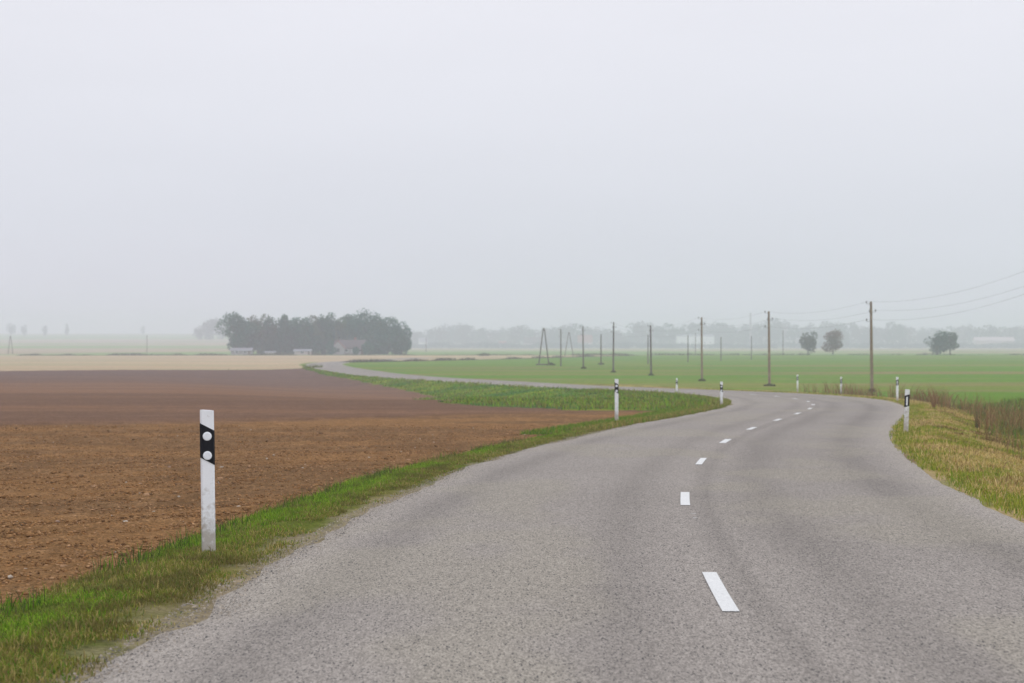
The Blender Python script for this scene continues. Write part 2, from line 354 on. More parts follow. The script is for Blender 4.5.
r2 = t.nodes.new("ShaderNodeMapRange"); r2.inputs[1].default_value = 0.3; r2.inputs[2].default_value = 0.7; r2.inputs[3].default_value = 0.86; r2.inputs[4].default_value = 1.14; t.links.new(no.outputs[0], r2.inputs[0])
s2 = t.nodes.new("ShaderNodeVectorMath"); s2.operation = 'SCALE'; t.links.new(s1.outputs[0], s2.inputs[0]); t.links.new(r2.outputs[0], s2.inputs["Scale"])
t.links.new(s2.outputs[0], b.inputs["Base Color"])
# dark stones scattered in the chippings
gt_ = t.nodes.new("ShaderNodeMath"); gt_.operation = 'GREATER_THAN'; gt_.inputs[1].default_value = 0.95; t.links.new(sv.outputs[1], gt_.inputs[0])
mm = t.nodes.new("ShaderNodeMix"); mm.data_type = 'RGBA'; mm.inputs[7].default_value = (0.09, 0.085, 0.08, 1); t.links.new(gt_.outputs[0], mm.inputs[0]); t.links.new(s2.outputs[0], mm.inputs[6]); t.links.new(mm.outputs[2], b.inputs["Base Color"])
bp = t.nodes.new("ShaderNodeBump"); bp.inputs["Strength"].default_value = 0.7; bp.inputs["Distance"].default_value = 0.006
t.links.new(vo.outputs["Distance"], bp.inputs["Height"]); t.links.new(bp.outputs[0], b.inputs["Normal"])
tag(mesh_obj("road", np.stack([RX, RY, RZ], 1), RF, mroad, smooth=True, cols=rc), kind="structure")
def roadz(x, y, q, s):
    wv = np.where(q < 0, q / HWL(s), q / HWR(s)); return EYE - Hd(x, y) + 0.012 + 0.02 * (1 - wv ** 2)

# painted dashes (one marking, a pattern on the road)
def s_at_y(yy): return float(np.interp(yy, C[:260, 1], CS[:260]))
MV, MF = [], []
def dash(s0, s1, q0, w0, n=5, lift=0.005):
    a = np.linspace(s0, s1, n); k = len(MV)
    for sv_ in a:
        for qq in (q0 - w0 / 2, q0 + w0 / 2):
            px, py = road_pt(sv_, qq); z = roadz(px, py, np.array(qq), sv_)
            MV.append((float(px), float(py), float(z) + lift))
    for i in range(n - 1): MF.append((k + 2*i, k + 2*i + 1, k + 2*i + 3, k + 2*i + 2))
CENT = 9.22
for k in range(-1, 26):
    c = CENT + 6.69 * k
    dash(c - 0.82, c + 0.82, -0.04 if k < 2 else 0.0, 0.09 if k < 3 else 0.12)
for c, wd, ln in ((14.2, .05, .02), (13.75, .03, .03)): 
    dash(c, c + ln, 0.02, wd, 2)
mpaint = mat_plain("road_paint", (0.66, 0.66, 0.63), 0.8, 0.12, 60, 0.2)
tag(mesh_obj("road_markings", MV, MF, mpaint), kind="structure")

# ------------------------------------------------------------------ grass and other ground cover
def blades(name, x, y, h, wd, lean, cb, ct, mat, z0=None, parent=None, z=None):
    n = len(x)
    if z is None: z = gz(x, y)
    z = z - 0.02
    a = rng.random(n) * 2 * math.pi; la = rng.random(n) * 2 * math.pi; ln = h * lean * rng.random(n)
    wx, wy = np.cos(a) * wd / 2, np.sin(a) * wd / 2; lx, ly = np.cos(la) * ln, np.sin(la) * ln
    V = np.zeros((n, 5, 3)); 
    V[:, 0] = np.stack([x - wx, y - wy, z], 1); V[:, 1] = np.stack([x + wx, y + wy, z], 1)
    hm_ = 0.55
    V[:, 2] = np.stack([x + lx*.35 + wx*.8, y + ly*.35 + wy*.8, z + h*hm_], 1); V[:, 3] = np.stack([x + lx*.35 - wx*.8, y + ly*.35 - wy*.8, z + h*hm_], 1)
    V[:, 4] = np.stack([x + lx, y + ly, z + h * np.sqrt(np.maximum(0.1, 1 - (ln/np.maximum(h, 1e-6))**2 * .6))], 1)
    k = np.arange(n)[:, None] * 5
    Fq = np.concatenate([k + [0, 1, 2], k + [0, 2, 3], k + [3, 2, 4]], 0)
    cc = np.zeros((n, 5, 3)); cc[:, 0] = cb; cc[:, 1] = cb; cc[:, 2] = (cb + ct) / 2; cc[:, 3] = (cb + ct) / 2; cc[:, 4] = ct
    return mesh_obj(name, V.reshape(-1, 3), Fq, mat, parent, cols=cc.reshape(-1, 3))
mgrass = mat_attr("grass_blades", 0.6, scales=(), trans=0.25, spec=0.06)
def pick(n, cols, wts):
    i = rng.choice(len(cols), n, p=np.array(wts) / sum(wts)); c = np.array(cols)[i]
    return c * (0.75 + 0.5 * rng.random((n, 1)))
GREEN, LIME, OLIVE, DRY, DARK = (0.105, 0.23, 0.015), (0.25, 0.40, 0.03), (0.25, 0.25, 0.045), (0.46, 0.36, 0.13), (0.06, 0.11, 0.02)
def strip_pts(n, s0, s1, e0, e1, side, pw=1.0):
    s = s0 + (s1 - s0) * rng.random(n) ** pw; e = e0 + (e1 - e0) * rng.random(n)
    q = np.where(side < 0, -(HWL(s) + e), HWR(s) + e); x, y = road_pt(s, q); return x, y, s, e
# left verge, close
x, y, s, e_ = strip_pts(420000, 4, 45, 0.05, 1.7, -1, 1.7)
vwid = np.interp(s, [0, 8, 14, 25, 45, 70], [1.25, 1.05, 0.85, 0.85, 0.75, 0.95]) + 0.1
dens = fbm(x * 1.6, y * 1.6, 3) + 0.5 * (fbm(x * .5, y * .5, 2) - .5)
keep = (e_ < vwid + 0.25 * rng.random(len(x)) + 0.3 * (dens - .5)) & (rng.random(len(x)) < sm(0.0, 0.45, e_ - 0.25 * (dens < .45)) * sm(0.15, 0.4, dens) + 0.02)
x, y, s, e_, vwid, dens = [v[keep] for v in (x, y, s, e_, vwid, dens)]
lush = sm(0.3, 0.85, e_ / vwid) * sm(0.35, 0.6, fbm(x * .8 + 5, y * .8, 3) + .08)
n = len(x); cg = pick(n, [GREEN, LIME, OLIVE], [3, 5.5, 1]); cd = pick(n, [OLIVE, DRY, GREEN, (0.20, 0.15, 0.05)], [5, 2.2, 1.6, 1.5])
cc = np.where((rng.random(n) < lush)[:, None], cg, cd)
pb_ = sm(0.52, 0.66, fbm(x * 3.9 + 60, y * 3.3, 3)) * .5; cc = cc * (1 - pb_[:, None]) + np.array((0.12, 0.095, 0.035)) * pb_[:, None]
h = (0.018 + 0.04 * rng.random(n) * (0.4 + dens)) * (0.5 + 0.6 * sm(0, .8, e_)) * (1 + 0.9 * (rng.random(n) < 0.04))
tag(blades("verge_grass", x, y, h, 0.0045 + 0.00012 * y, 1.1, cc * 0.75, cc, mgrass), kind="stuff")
# dark weeds along the soil edge
x, y, s, e_ = strip_pts(16000, 5, 40, 0.8, 2.0, -1, 1.5)
vwid = np.interp(s, [0, 8, 14, 25, 45, 70], [1.25, 1.05, 0.85, 0.85, 0.75, 0.95]) + 0.12
keep = (np.abs(e_ - vwid) < 0.12) & (fbm(x * 2.2, y * 2.2, 2) > 0.47); x, y = x[keep], y[keep]; n = len(x); cc = pick(n, [DARK, GREEN, (0.13, 0.10, 0.05)], [3, 2, 2])
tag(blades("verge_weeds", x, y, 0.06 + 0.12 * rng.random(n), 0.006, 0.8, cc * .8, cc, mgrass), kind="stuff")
# left verge further, tongue and bank
x, y, s, e_ = strip_pts(60000, 36, 112, 0.15, 2.2, -1)
n = len(x); cc = pick(n, [GREEN, OLIVE, DRY, (0.24, 0.15, 0.06)], [2, 5, 2, 1]); g_ = e_ > 1.0; cc[g_] = pick(g_.sum(), [GREEN, OLIVE, LIME], [4, 2, 1])
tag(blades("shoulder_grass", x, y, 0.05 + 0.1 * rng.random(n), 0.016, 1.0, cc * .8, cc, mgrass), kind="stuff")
n = 150000; x = -42 + 56 * rng.random(n); y = 55 + 190 * rng.random(n) ** 1.2
ff = fields(x, y); keep = (ff["q"] < 0) & (np.minimum(ff["ef"], ff["en"]) > 0.5) & (ploughed(x, y, ff, fbm(x/3.1, y/3.1, 3), fbm(x*1.7, y*1.7, 3)) < 0.1) & (239 + (x + 30) * 0.62 - y > 0) & (ff["ef"] < 30)
x, y = x[keep], y[keep]; n = len(x); k2 = sm(0.4, 0.62, fbm(x / 3, y / 1.5, 3))
cA = pick(n, [GREEN, DARK, LIME], [4, 3, 1]); cB = pick(n, [OLIVE, LIME, (0.24, 0.22, 0.07)], [3, 2, 2]); cc = np.where((rng.random(n) < k2)[:, None], cB, cA)
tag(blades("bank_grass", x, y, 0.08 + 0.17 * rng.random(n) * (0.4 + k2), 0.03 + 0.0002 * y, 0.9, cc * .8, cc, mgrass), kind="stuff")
# right verge: mown, half dry
x, y, s, e_ = strip_pts(260000, 8, 112, 0.05, 4.2, 1, 1.7)
mo = fbm(x * .9, y * .55, 3); mo2 = fbm(x * 2.6 + 8, y * 2.0, 2)
keep = rng.random(len(x)) < sm(0.0, 0.35, e_) * sm(0.22, 0.42, mo2); x, y, s, e_, mo = [v[keep] for v in (x, y, s, e_, mo)]
n = len(x); cG = pick(n, [(0.28, 0.32, 0.035), (0.16, 0.25, 0.025), (0.36, 0.37, 0.05)], [3, 2, 3]); cD = pick(n, [(0.60, 0.45, 0.16), (0.66, 0.50, 0.24), (0.42, 0.29, 0.10), (0.24, 0.13, 0.05)], [5, 4, 3, 1.0])
brn = sm(0.56, 0.64, fbm(x * 1.4 + 31, y * .8, 3)) * sm(.5, 1.2, e_); cD = cD * (1 - brn[:, None]) + np.array((0.20, 0.115, 0.05)) * brn[:, None]
kd = 0.14 + 0.76 * sm(0.40, 0.54, mo) * sm(0.1, 0.7, e_); cc = np.where((rng.random(n) < kd)[:, None], cD, cG)
h = 0.03 + 0.07 * rng.random(n) + 0.06 * (rng.random(n) < 0.04)
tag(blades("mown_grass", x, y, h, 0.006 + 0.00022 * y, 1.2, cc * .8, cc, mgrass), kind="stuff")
# tall weeds in the right ditch
def weeds(name, n, s0, s1, e0, e1, pw, hmul, cols, wts, seed, thr, wmul=1.0):
    x, y, s, e_ = strip_pts(n, s0, s1, e0, e1, 1, pw)
    d_ = fbm(x * 1.1 + seed, y * .6 + seed, 3); keep = rng.random(len(x)) < sm(thr - .06, thr + .26, d_) * sm(e0, e0 + .8, e_); x, y, d_ = x[keep], y[keep], d_[keep]; m = len(x)
    cc = pick(m, cols, wts); h = hmul * (0.35 + 0.65 * rng.random(m)) * (0.35 + 1.1 * d_)
    return tag(blades(name, x, y, h, (0.006 + 0.00022 * y) * wmul, 0.85, cc * .8, cc, mgrass), kind="stuff")
BR = [(0.28, 0.155, 0.075), (0.36, 0.24, 0.12), (0.22, 0.11, 0.05), (0.16, 0.19, 0.05)]
weeds("dry_weeds", 9000, 18, 62, 1.9, 4.8, 1.3, 0.95, BR, [3, 4, 3, 3], 3, 0.46, .8)
weeds("dry_weeds", 5000, 62, 101, 0.9, 3.0, 1.0, 0.95, BR, [3, 3, 3, 2], 11, 0.47, .9)
weeds("green_weeds", 14000, 16, 75, 2.2, 7.0, 1.3, 0.36, [GREEN, DARK, OLIVE, (0.14, 0.20, 0.07)], [3, 1.5, 3, 3], 21, 0.36, 1.8)

# soil clods and stones on the ploughed field
def clods(name, n, d0, d1, size, cols, wts, mat):
    y = d0 + (d1 - d0) * rng.random(n) ** 1.3; x = -0.40 * y + (0.55 * y) * rng.random(n)
    ff = fields(x, y); keep = ploughed(x, y, ff, fbm(x/3.1, y/3.1, 3), fbm(x*1.7, y*1.7, 3)) > -0.15
    keep &= rng.random(n) < 0.25 + 0.75 * sm(0.4, 0.6, fbm(x * 1.3, y * 1.3, 2))
    x, y = x[keep], y[keep]; fk = {k: v[keep] for k, v in ff.items()}; m = len(x); r = size * (0.35 + rng.random(m) ** 3 * 1.3)
    z = gz(x, y, fk) - 0.03 + relief(x, y) * (1 - sm(40, 90, y))
    base = np.array([(1, 0, 0), (-.5, .87, 0), (-.5, -.87, 0), (.35, .5, .8), (-.7, .1, .75), (.3, -.6, .7), (0, 0, -.6)])
    fa = np.array([(0, 1, 3), (1, 4, 3), (1, 2, 4), (2, 5, 4), (2, 0, 5), (0, 3, 5), (3, 4, 5), (0, 6, 1), (1, 6, 2), (2, 6, 0)])
    a = rng.random(m) * 6.28; J = base[None] * (0.7 + 0.6 * rng.random((m, 7, 3))); sx_ = (0.8 + .7 * rng.random((m, 1)))
    Vx = (J[..., 0] * np.cos(a)[:, None] - J[..., 1] * np.sin(a)[:, None]) * r[:, None] * sx_ + x[:, None]
    Vy = (J[..., 0] * np.sin(a)[:, None] + J[..., 1] * np.cos(a)[:, None]) * r[:, None] + y[:, None]
    Vz = J[..., 2] * r[:, None] * .8 + z[:, None] + 0.004
    V = np.stack([Vx, Vy, Vz], -1).reshape(-1, 3); Fa = (fa[None] + 7 * np.arange(m)[:, None, None]).reshape(-1, 3)
    c = np.repeat(pick(m, cols, wts), 7, 0)
    return tag(mesh_obj(name, V, Fa, mat, cols=c), kind="stuff")
mclod = mat_attr("clod_soil", 0.95, spec=0.0, scales=((30, 0.3),), bump=0.5)
clods("soil_clods", 230000, 7, 44, 0.0125, [(0.29, 0.155, 0.065), (0.20, 0.11, 0.05), (0.36, 0.215, 0.11)], [4, 2, 2], mclod)
clods("large_clods", 2600, 7, 44, 0.03, [(0.27, 0.15, 0.065), (0.17, 0.10, 0.05), (0.33, 0.20, 0.11)], [4, 3, 2], mclod)
clods("field_stones", 900, 8, 44, 0.016, [(0.42, 0.36, 0.29), (0.34, 0.24, 0.18), (0.5, 0.45, 0.38)], [3, 2, 1], mclod)
# loose gravel on the left edge of the road
n = 20000; s = 4 + 36 * rng.random(n) ** 1.6; e_ = -0.6 + 0.78 * rng.random(n) ** 0.8; q = -(HWL(s) + e_); x, y = road_pt(s, q)
base = np.array([(1, 0, 0), (-.5, .87, 0), (-.5, -.87, 0), (0, 0, .7)]); m = n; J = base[None] * (0.7 + .6 * rng.random((m, 4, 3))); r = 0.004 + 0.008 * rng.random(m) ** 2
z = EYE - Hd(x, y) + np.where(e_ < 0.0, 0.012, -0.015)
V = np.stack([J[..., 0] * r[:, None] + x[:, None], J[..., 1] * r[:, None] + y[:, None], J[..., 2] * r[:, None] + z[:, None]], -1).reshape(-1, 3)
fa = np.array([(0, 1, 3), (1, 2, 3), (2, 0, 3)]); Fa = (fa[None] + 4 * np.arange(m)[:, None, None]).reshape(-1, 3)
tag(mesh_obj("loose_gravel", V, Fa, mclod, cols=np.repeat(pick(m, [(0.29, 0.25, 0.20), (0.22, 0.195, 0.165), (0.13, 0.12, 0.11), (0.34, 0.29, 0.23)], [4, 3, 2, 1]), 4, 0)), kind="stuff")

# ------------------------------------------------------------------ delineator posts
mwhite = mat_plain("post_white_plastic", (0.80, 0.81, 0.83), 0.45, 0.05, 6, 0.0, 0.4)
def grime(m, h0, h1):
    t = m.node_tree; b = t.nodes["Principled BSDF"]; src = b.inputs["Base Color"].links[0].from_socket
    co = t.nodes.new("ShaderNodeTexCoord"); sp = t.nodes.new("ShaderNodeSeparateXYZ"); t.links.new(co.outputs["Object"], sp.inputs[0])
    n = t.nodes.new("ShaderNodeTexNoise"); n.inputs["Scale"].default_value = 30; n.inputs["Detail"].default_value = 6; t.links.new(co.outputs["Object"], n.inputs[0])
    a = t.nodes.new("ShaderNodeMapRange"); a.inputs[1].default_value = h0; a.inputs[2].default_value = h1; a.inputs[3].default_value = 0.55; a.inputs[4].default_value = 0.0; t.links.new(sp.outputs[2], a.inputs[0])
    s_ = t.nodes.new("ShaderNodeMath"); s_.operation = 'ADD'; t.links.new(a.outputs[0], s_.inputs[0]); t.links.new(n.outputs[0], s_.inputs[1])
    r = t.nodes.new("ShaderNodeMapRange"); r.inputs[1].default_value = 0.60; r.inputs[2].default_value = 0.95; r.inputs[4].default_value = 0.75; t.links.new(s_.outputs[0], r.inputs[0])
    mx_ = t.nodes.new("ShaderNodeMix"); mx_.data_type = 'RGBA'; mx_.inputs[7].default_value = (0.30, 0.25, 0.19, 1)
    t.links.new(r.outputs[0], mx_.inputs[0]); t.links.new(src, mx_.inputs[6]); t.links.new(mx_.outputs[2], b.inputs["Base Color"])
mdirty = mat_plain("scuffed_white_plastic", (0.72, 0.73, 0.74), 0.55, 0.14, 25, 0.0, 0.4)
grime(mwhite, 0.05, 0.55); grime(mdirty, 0.05, 0.8)
mblack = mat_plain("post_black_band", (0.010, 0.010, 0.013), 0.6, 0.1, 10, 0.0, 0.1)
mrefl = mat_plain("reflector_glass", (0.78, 0.80, 0.84), 0.25, 0.05, 60, 0.0, 0.7)
def prism(poly, z0, z1s):
    n = len(poly); V = [(x, y, z0) for x, y in poly] + [(x, y, z1s(x)) for x, y in poly]
    Fc = [tuple(range(n - 1, -1, -1)), tuple(range(n, 2 * n))] + [(i, (i + 1) % n, n + (i + 1) % n, n + i) for i in range(n)]
    return V, Fc
def disc(r, y0, cx, cz, n=20, th=0.006):
    V = []; 
    for yy, rr in ((y0, r), (y0 - th * .6, r), (y0 - th, r * .8)): V += [(cx + rr * math.cos(i * 2 * math.pi / n), yy, cz + rr * math.sin(i * 2 * math.pi / n)) for i in range(n)]
    Fc = [(i, (i + 1) % n, n + (i + 1) % n, n + i) for i in range(n)] + [(n + i, n + (i + 1) % n, 2*n + (i + 1) % n, 2*n + i) for i in range(n)] + [tuple(range(2*n, 3*n))]
    return V, [tuple(reversed(q_)) for q_ in Fc] + [tuple(range(n))]
def make_post(X, Yd, hgt, kind, label, lean=0.0, mat=None):
    """kind 'round': two round reflectors; 'bar': one upright bar"""
    r = empty("marker_post", (X, Yd, float(EYE - Hd([X], [Yd])[0]) - 0.09), math.atan2(-X, Yd) * 1.0)
    r.rotation_euler.x = 0; r.rotation_euler.y = lean
    tag(r, label, "marker post", "white marker posts along the road")
    hw = 0.05; poly = [(-hw, 0.0), (-hw + .012, -0.018), (hw - .012, -0.018), (hw, 0.0), (hw * .55, 0.045), (-hw * .55, 0.045)]
    H_ = EYE + (333 - hgt) * Yd / F - r.location.z
    V, Fc = prism(poly, -0.25, lambda x: H_ - 0.004 * (x / hw)); body = mesh_obj("post_body", V, Fc, mat or mwhite, r)
    zc = H_ - 0.245; zt = 0.125
    # black band: a sleeve with slanting ends, 3 mm proud
    sl = 0.055 if kind == 'round' else -0.035
    k = 1.06; pb = [(x_ * k, (y_ - .01) * 1.12 + .01) for x_, y_ in poly]; n = len(pb)
    V = [(x_, y_, zc - zt - sl * x_ / hw * .5) for x_, y_ in pb] + [(x_, y_, zc + zt - sl * x_ / hw * .5) for x_, y_ in pb]
    Fc = [(i, (i + 1) % n, n + (i + 1) % n, n + i) for i in range(n)] + [tuple(range(n - 1, -1, -1)), tuple(range(n, 2*n))]
    bnd = mesh_obj("black_band", V, Fc, mblack, r)
    yf = (-0.018 - .01) * 1.12 + .01 - 0.0005
    if kind == 'round':
        for dz in (0.062, -0.078):
            V, Fc = disc(0.032, yf, 0.0, zc + dz - .005); mesh_obj("reflector", V, Fc, mrefl, bnd)
    else:
        V, Fc = prism([(-0.017, yf), (-0.017, yf - .005), (0.017, yf - .005), (0.017, yf)], zc - 0.095, lambda x: zc + 0.085); mesh_obj("reflector", V, Fc, mrefl, bnd)
    return r
make_post(-2.205, 11.63, 410.2, 'round', "large white marker post closest to the camera beside the ploughed field", -0.012)
make_post(2.85, 43.6, 379, 'round', "white marker post with two round reflectors at end of brown soil, before the grassy bank")
make_post(8.04, 61.4, 381.7, 'round', "white marker post on the tip of the grass tongue inside the bend")
make_post(9.57, 92.9, 378.3, 'round', "small white marker post on far side of grass tongue, beside the far road")
make_post(8.47, 34.4, 389.4, 'bar', "scuffed white marker post with upright bar reflector in yellow verge on the right", 0.03, mdirty)
make_post(17.1, 71.0, 377, 'bar', "white marker post just behind the scuffed one at the outer edge of the bend")
make_post(18.6, 90.4, 376.9, 'bar', "white marker post left of tallest wooden pole, in front of the green field")
make_post(18.65, 104.5, 374.8, 'bar', "leftmost white marker post on outer side of the bend, right of a pole base")

# ------------------------------------------------------------------ wooden poles and wires
mwood = mat_plain("weathered_wood", (0.25, 0.19, 0.135), 0.85, 0.25, 6, 0.3)
mwoodd = mat_plain("dark_tarred_wood", (0.12, 0.095, 0.085), 0.85, 0.25, 6, 0.3)
mconc = mat_plain("pale_concrete", (0.36, 0.36, 0.36), 0.9, 0.1, 4)
mins = mat_plain("porcelain", (0.10, 0.08, 0.08), 0.3, 0.1, 10, 0, 0.5)
msteel = mat_plain("galvanised_iron", (0.14, 0.14, 0.145), 0.5, 0.1, 20)
def tube(P0, P1, r0, r1, n=8):
    P0, P1 = np.array(P0, float), np.array(P1, float); d = P1 - P0; d /= np.linalg.norm(d)
    a = np.cross(d, (0, 0, 1) if abs(d[2]) < .9 else (1, 0, 0)); a /= np.linalg.norm(a); b = np.cross(d, a)
    V = [tuple(P + r_ * (math.cos(t_) * a + math.sin(t_) * b)) for P, r_ in ((P0, r0), (P1, r1)) for t_ in [2*math.pi*i/n for i in range(n)]]
    Fc = [(i, (i + 1) % n, n + (i + 1) % n, n + i) for i in range(n)] + [tuple(range(n - 1, -1, -1)), tuple(range(n, 2 * n))]
    return V, Fc
def join(parts):
    V, Fc = [], []
    for v, f_ in parts:
        k = len(V); V += list(v); Fc += [tuple(i + k for i in q_) for q_ in f_]
    return V, Fc
def pole_height(X, d, ytop): return float(Hd([X], [d])[0] + (333 - ytop) * d / F)
INS = [(-0.30, -0.10), (0.28, -0.65), (-0.30, -1.25), (-0.10, -0.68)]
def make_pole(X, d, h, label, group, r0=0.115, r1=0.075, ins=True, mat=None, lean=0.0, rz=0.0, name="wooden_pole"):
    o = empty(name, (X, d, g1(X, d) - 0.02), rz); o.rotation_euler.y = lean
    tag(o, label, "utility pole", group)
    V, Fc = join([tube((0, 0, -0.3), (0, 0, h * .5), r0, (r0 + r1) / 2, 12), tube((0, 0, h * .5), (0, 0, h), (r0 + r1) / 2 - .001, r1, 12)])
    mesh_obj("shaft", V, Fc, mat or mwood, o)
    if ins:
        for dx, dz in INS:
            br = mesh_obj("bracket", *join([tube((0, -.02, h + dz - .05), (dx, -.02, h + dz - .05), .012, .012, 6), tube((dx, -.02, h + dz - .056), (dx, -.02, h + dz + .02), .012, .012, 6)]), msteel, o)
            mesh_obj("insulator", *join([tube((dx, -.02, h + dz + .021), (dx, -.02, h + dz + .08), .05, .045, 10), tube((dx, -.02, h + dz + .081), (dx, -.02, h + dz + .14), .034, .02, 10)]), mins, br)
    return o
G1 = "wooden line poles running along the green field"
POLES = [(26.9, 72, 300-22, None), (23.4, 104, 300, "tallest wooden pole in the photo, rising from dry weeds behind the bend"),
 (20.6, 128, 311, "wooden pole second from the right in the near line, standing over a dark tuft"),
 (18.05, 152, 317, "wooden pole in front of the long white hall"),
 (16.0, 184, 325, "wooden pole to the left of white hall, beside a thinner far pole"),
 (12.85, 203, 322, "wooden pole behind the marker post at the end of brown soil"),
 (10.4, 233, 326, "wooden pole just left of the one above the marker post, before red roof"),
 (8.0, 262, 329, "smallest wooden pole of near line, right of the dark A-frame")]
tops = []
for i, (X_, d_, yt, lb) in enumerate(POLES):
    h_ = pole_height(X_, d_, yt)
    if i == 0: h_ = 7.5
    tops.append((X_, d_, g1(X_, d_) - .02 + h_))
    if lb: make_pole(X_, d_, h_, lb, G1, mat=mwood if i < 4 else mwoodd, lean=(0, -.012, -.01, -.006, -.012, .008, -.012, 0)[i])
# the pole that carries the wires outside the picture on the right
make_pole(26.9, 72, 7.5, "wooden pole outside the right edge of the photo that carries the wires", G1)
mwire = mat_plain("aluminium_wire", (0.22, 0.22, 0.23), 0.5, 0.05, 5)
def wire(k):
    dx, dz = INS[k]; pts = []
    for i in range(len(tops) - 1):
        a = np.array(tops[i]) + (dx, -.02, dz + .09); b_ = np.array(tops[i+1]) + (dx, -.02, dz + .09)
        for t_ in np.linspace(0, 1, 14)[:(None if i == len(tops) - 2 else -1)]:
            p = a * (1 - t_) + b_ * t_; p[2] -= 4 * (0.85 if i == 0 else .4) * t_ * (1 - t_); pts.append(p)
    pre = np.array(tops[0]) + (dx, -.02, dz + .09); V, Fc = [], []
    nx = pre + np.array((3.0, -28, 1.2))
    pts = [nx * t_ + pre * (1 - t_) - np.array((0, 0, 3.2 * t_ * (1 - t_))) for t_ in np.linspace(1, 0, 10)[:-1]] + pts
    pts = np.array(pts); n = 5
    for j, p in enumerate(pts):
        tdir = pts[min(j+1, len(pts)-1)] - pts[max(j-1, 0)]; tdir /= np.linalg.norm(tdir)
        a = np.cross(tdir, (0, 0, 1)); a /= np.linalg.norm(a); b_ = np.cross(tdir, a)
        V += [tuple(p + 0.0048 * (math.cos(t_) * a + math.sin(t_) * b_)) for t_ in [2*math.pi*m_/n for m_ in range(n)]]
    Fc = [(j*n + m_, j*n + (m_+1) % n, (j+1)*n + (m_+1) % n, (j+1)*n + m_) for j in range(len(pts)-1) for m_ in range(n)]
    lb = ["highest thin wire, from the top left insulators of the wooden poles", "thin wire on the right hand insulators of the wooden poles", "lowest thin wire, on the lower left insulators of the poles", "thin wire on insulators set close against the poles"][k]
    tag(mesh_obj("overhead_wire", V, Fc, mwire), lb, "wire", "wires of the pole line")
for k in range(3): wire(k)

G2 = "small far poles crossing the fields"
FAR = [(601, 365, 334, "thin far pole between the two taller poles behind the soil's marker post"), (648, 364, 335, "thin far pole standing just left of pole by white hall"),
       (688, 362, 335, "thin far pole in front of the left half of white hall"), (695.5, 355.5, 333, "faint far pole in front of the middle of white hall"),
       (721, 361, 337, "faint thin pole right of white hall"), (751.5, 359.8, 336, "thin far pole at foot of the tall faint chimney"),
       (783, 355.5, 330, "faint pole left of the two round roadside trees"), (147, 353, 335, "lone thin pole in the hazy field left of the grove"),
       (426, 352, 338, "faint pole in the field right of the grove"), (291.5, 354, 337, "pale lamp-like pole in front of the dark grove")]
def d_from(px, yb):
    lo = np.linspace(100, 1200, 4000); xx = (px - 512) * lo / F; b_ = Hd(xx, lo) / lo * F
    return float(lo[np.argmin(np.abs(b_ - (yb - 333)))])
for px, yb, yt, lb in FAR:
    d_ = d_from(px, yb); X_ = (px - 512) * d_ / F
    make_pole(X_, d_, pole_height(X_, d_, yt), lb, G2, 0.115, 0.08, False, mconc if px < 300 and px > 200 else mwoodd)
def aframe(px, yb, yt, spread, label, bar=True, r=0.12):
    d_ = d_from(px, yb); X_ = (px - 512) * d_ / F; h = pole_height(X_, d_, yt); o = empty("braced_pole", (X_, d_, g1(X_, d_) - .02)); sp = spread * d_ / F / 2
    tag(o, label, "utility pole", "A-shaped braced poles")
    for s_ in (-1, 1): mesh_obj("leg", *tube((s_ * sp, 0, -.3), (s_ * .09, 0, h), r, r * .7, 10), mwoodd, o)
    mesh_obj("cap_beam", *tube((-.25, -.16, h - .35), (.25, -.16, h - .35), .07, .07, 8), mwoodd, o)
    if bar: mesh_obj("ground_beam", *tube((-sp * 1.5, -.25, .12), (sp * 1.3, -.25, .12), .12, .12, 8), mwoodd, o)
    return d_, X_
aframe(543.8, 365, 328, 10.5, "dark A-shaped pole of two leaning timbers standing in the green field")
aframe(569, 356.5, 332, 9, "fainter A-shaped pole behind, between two straight poles", False)
aframe(10.5, 354, 336, 5, "A-shaped pole in the haze at far left of the fields", False)

# grass tufts at pole feet
def tuft(px, yb, wpx, hpx, label, cols=((0.09, 0.13, 0.04), (0.14, 0.12, 0.06)), XY=None, n=260):
    if XY: X_, d_ = XY
    else: d_ = d_from(px, yb); X_ = (px - 512) * d_ / F
    r = wpx * d_ / F / 2; h = hpx * d_ / F; a = rng.random(n) * 6.28; rr = r * rng.random(n) ** .7
    x = np.cos(a) * rr; y = np.sin(a) * rr; rr = rr * .75; hh = h * (1 - .6 * (rr / r)) * (.3 + .8 * rng.random(n) ** 1.5); cc = pick(n, list(cols), [1] * len(cols))
    o = blades("grass_tuft", x, y, hh, 0.0006 * d_ * np.ones(n), .9, cc * .8, cc, mgrass, z=np.zeros(n))
    o.location = (X_, d_, g1(X_, d_)); return tag(o, label, "grass tuft", "grass tufts around pole feet")
for i, (wpx, hpx, lb) in enumerate([(7, 6, "dark tuft of weeds at the foot of tallest wooden pole"), (12, 4, "wide dark tuft round the second pole from the right"), (7, 4, "dark tuft at the foot of pole before the white hall"),
        (5, 3, "small dark tuft under the pole left of white hall"), (5, 3, "small tuft under the pole behind the soil's marker post"), (5, 3, "small tuft at the foot of pole before red roof")]):
    tuft(0, 0, wpx, hpx, lb, XY=(POLES[i+1][0], POLES[i+1][1] - .1))
tuft(551, 365.3, 9, 4, "dark round tuft beside right leg of the dark A-shaped pole")
tuft(601, 364.5, 6, 3, "dark tuft under the thin far pole of the middle field")
tuft(484, 355.8, 11, 4, "low dark shrub on the far edge of the stubble field", n=400)
tuft(588, 356.0, 4, 3, "small dark shrub below the red roof")

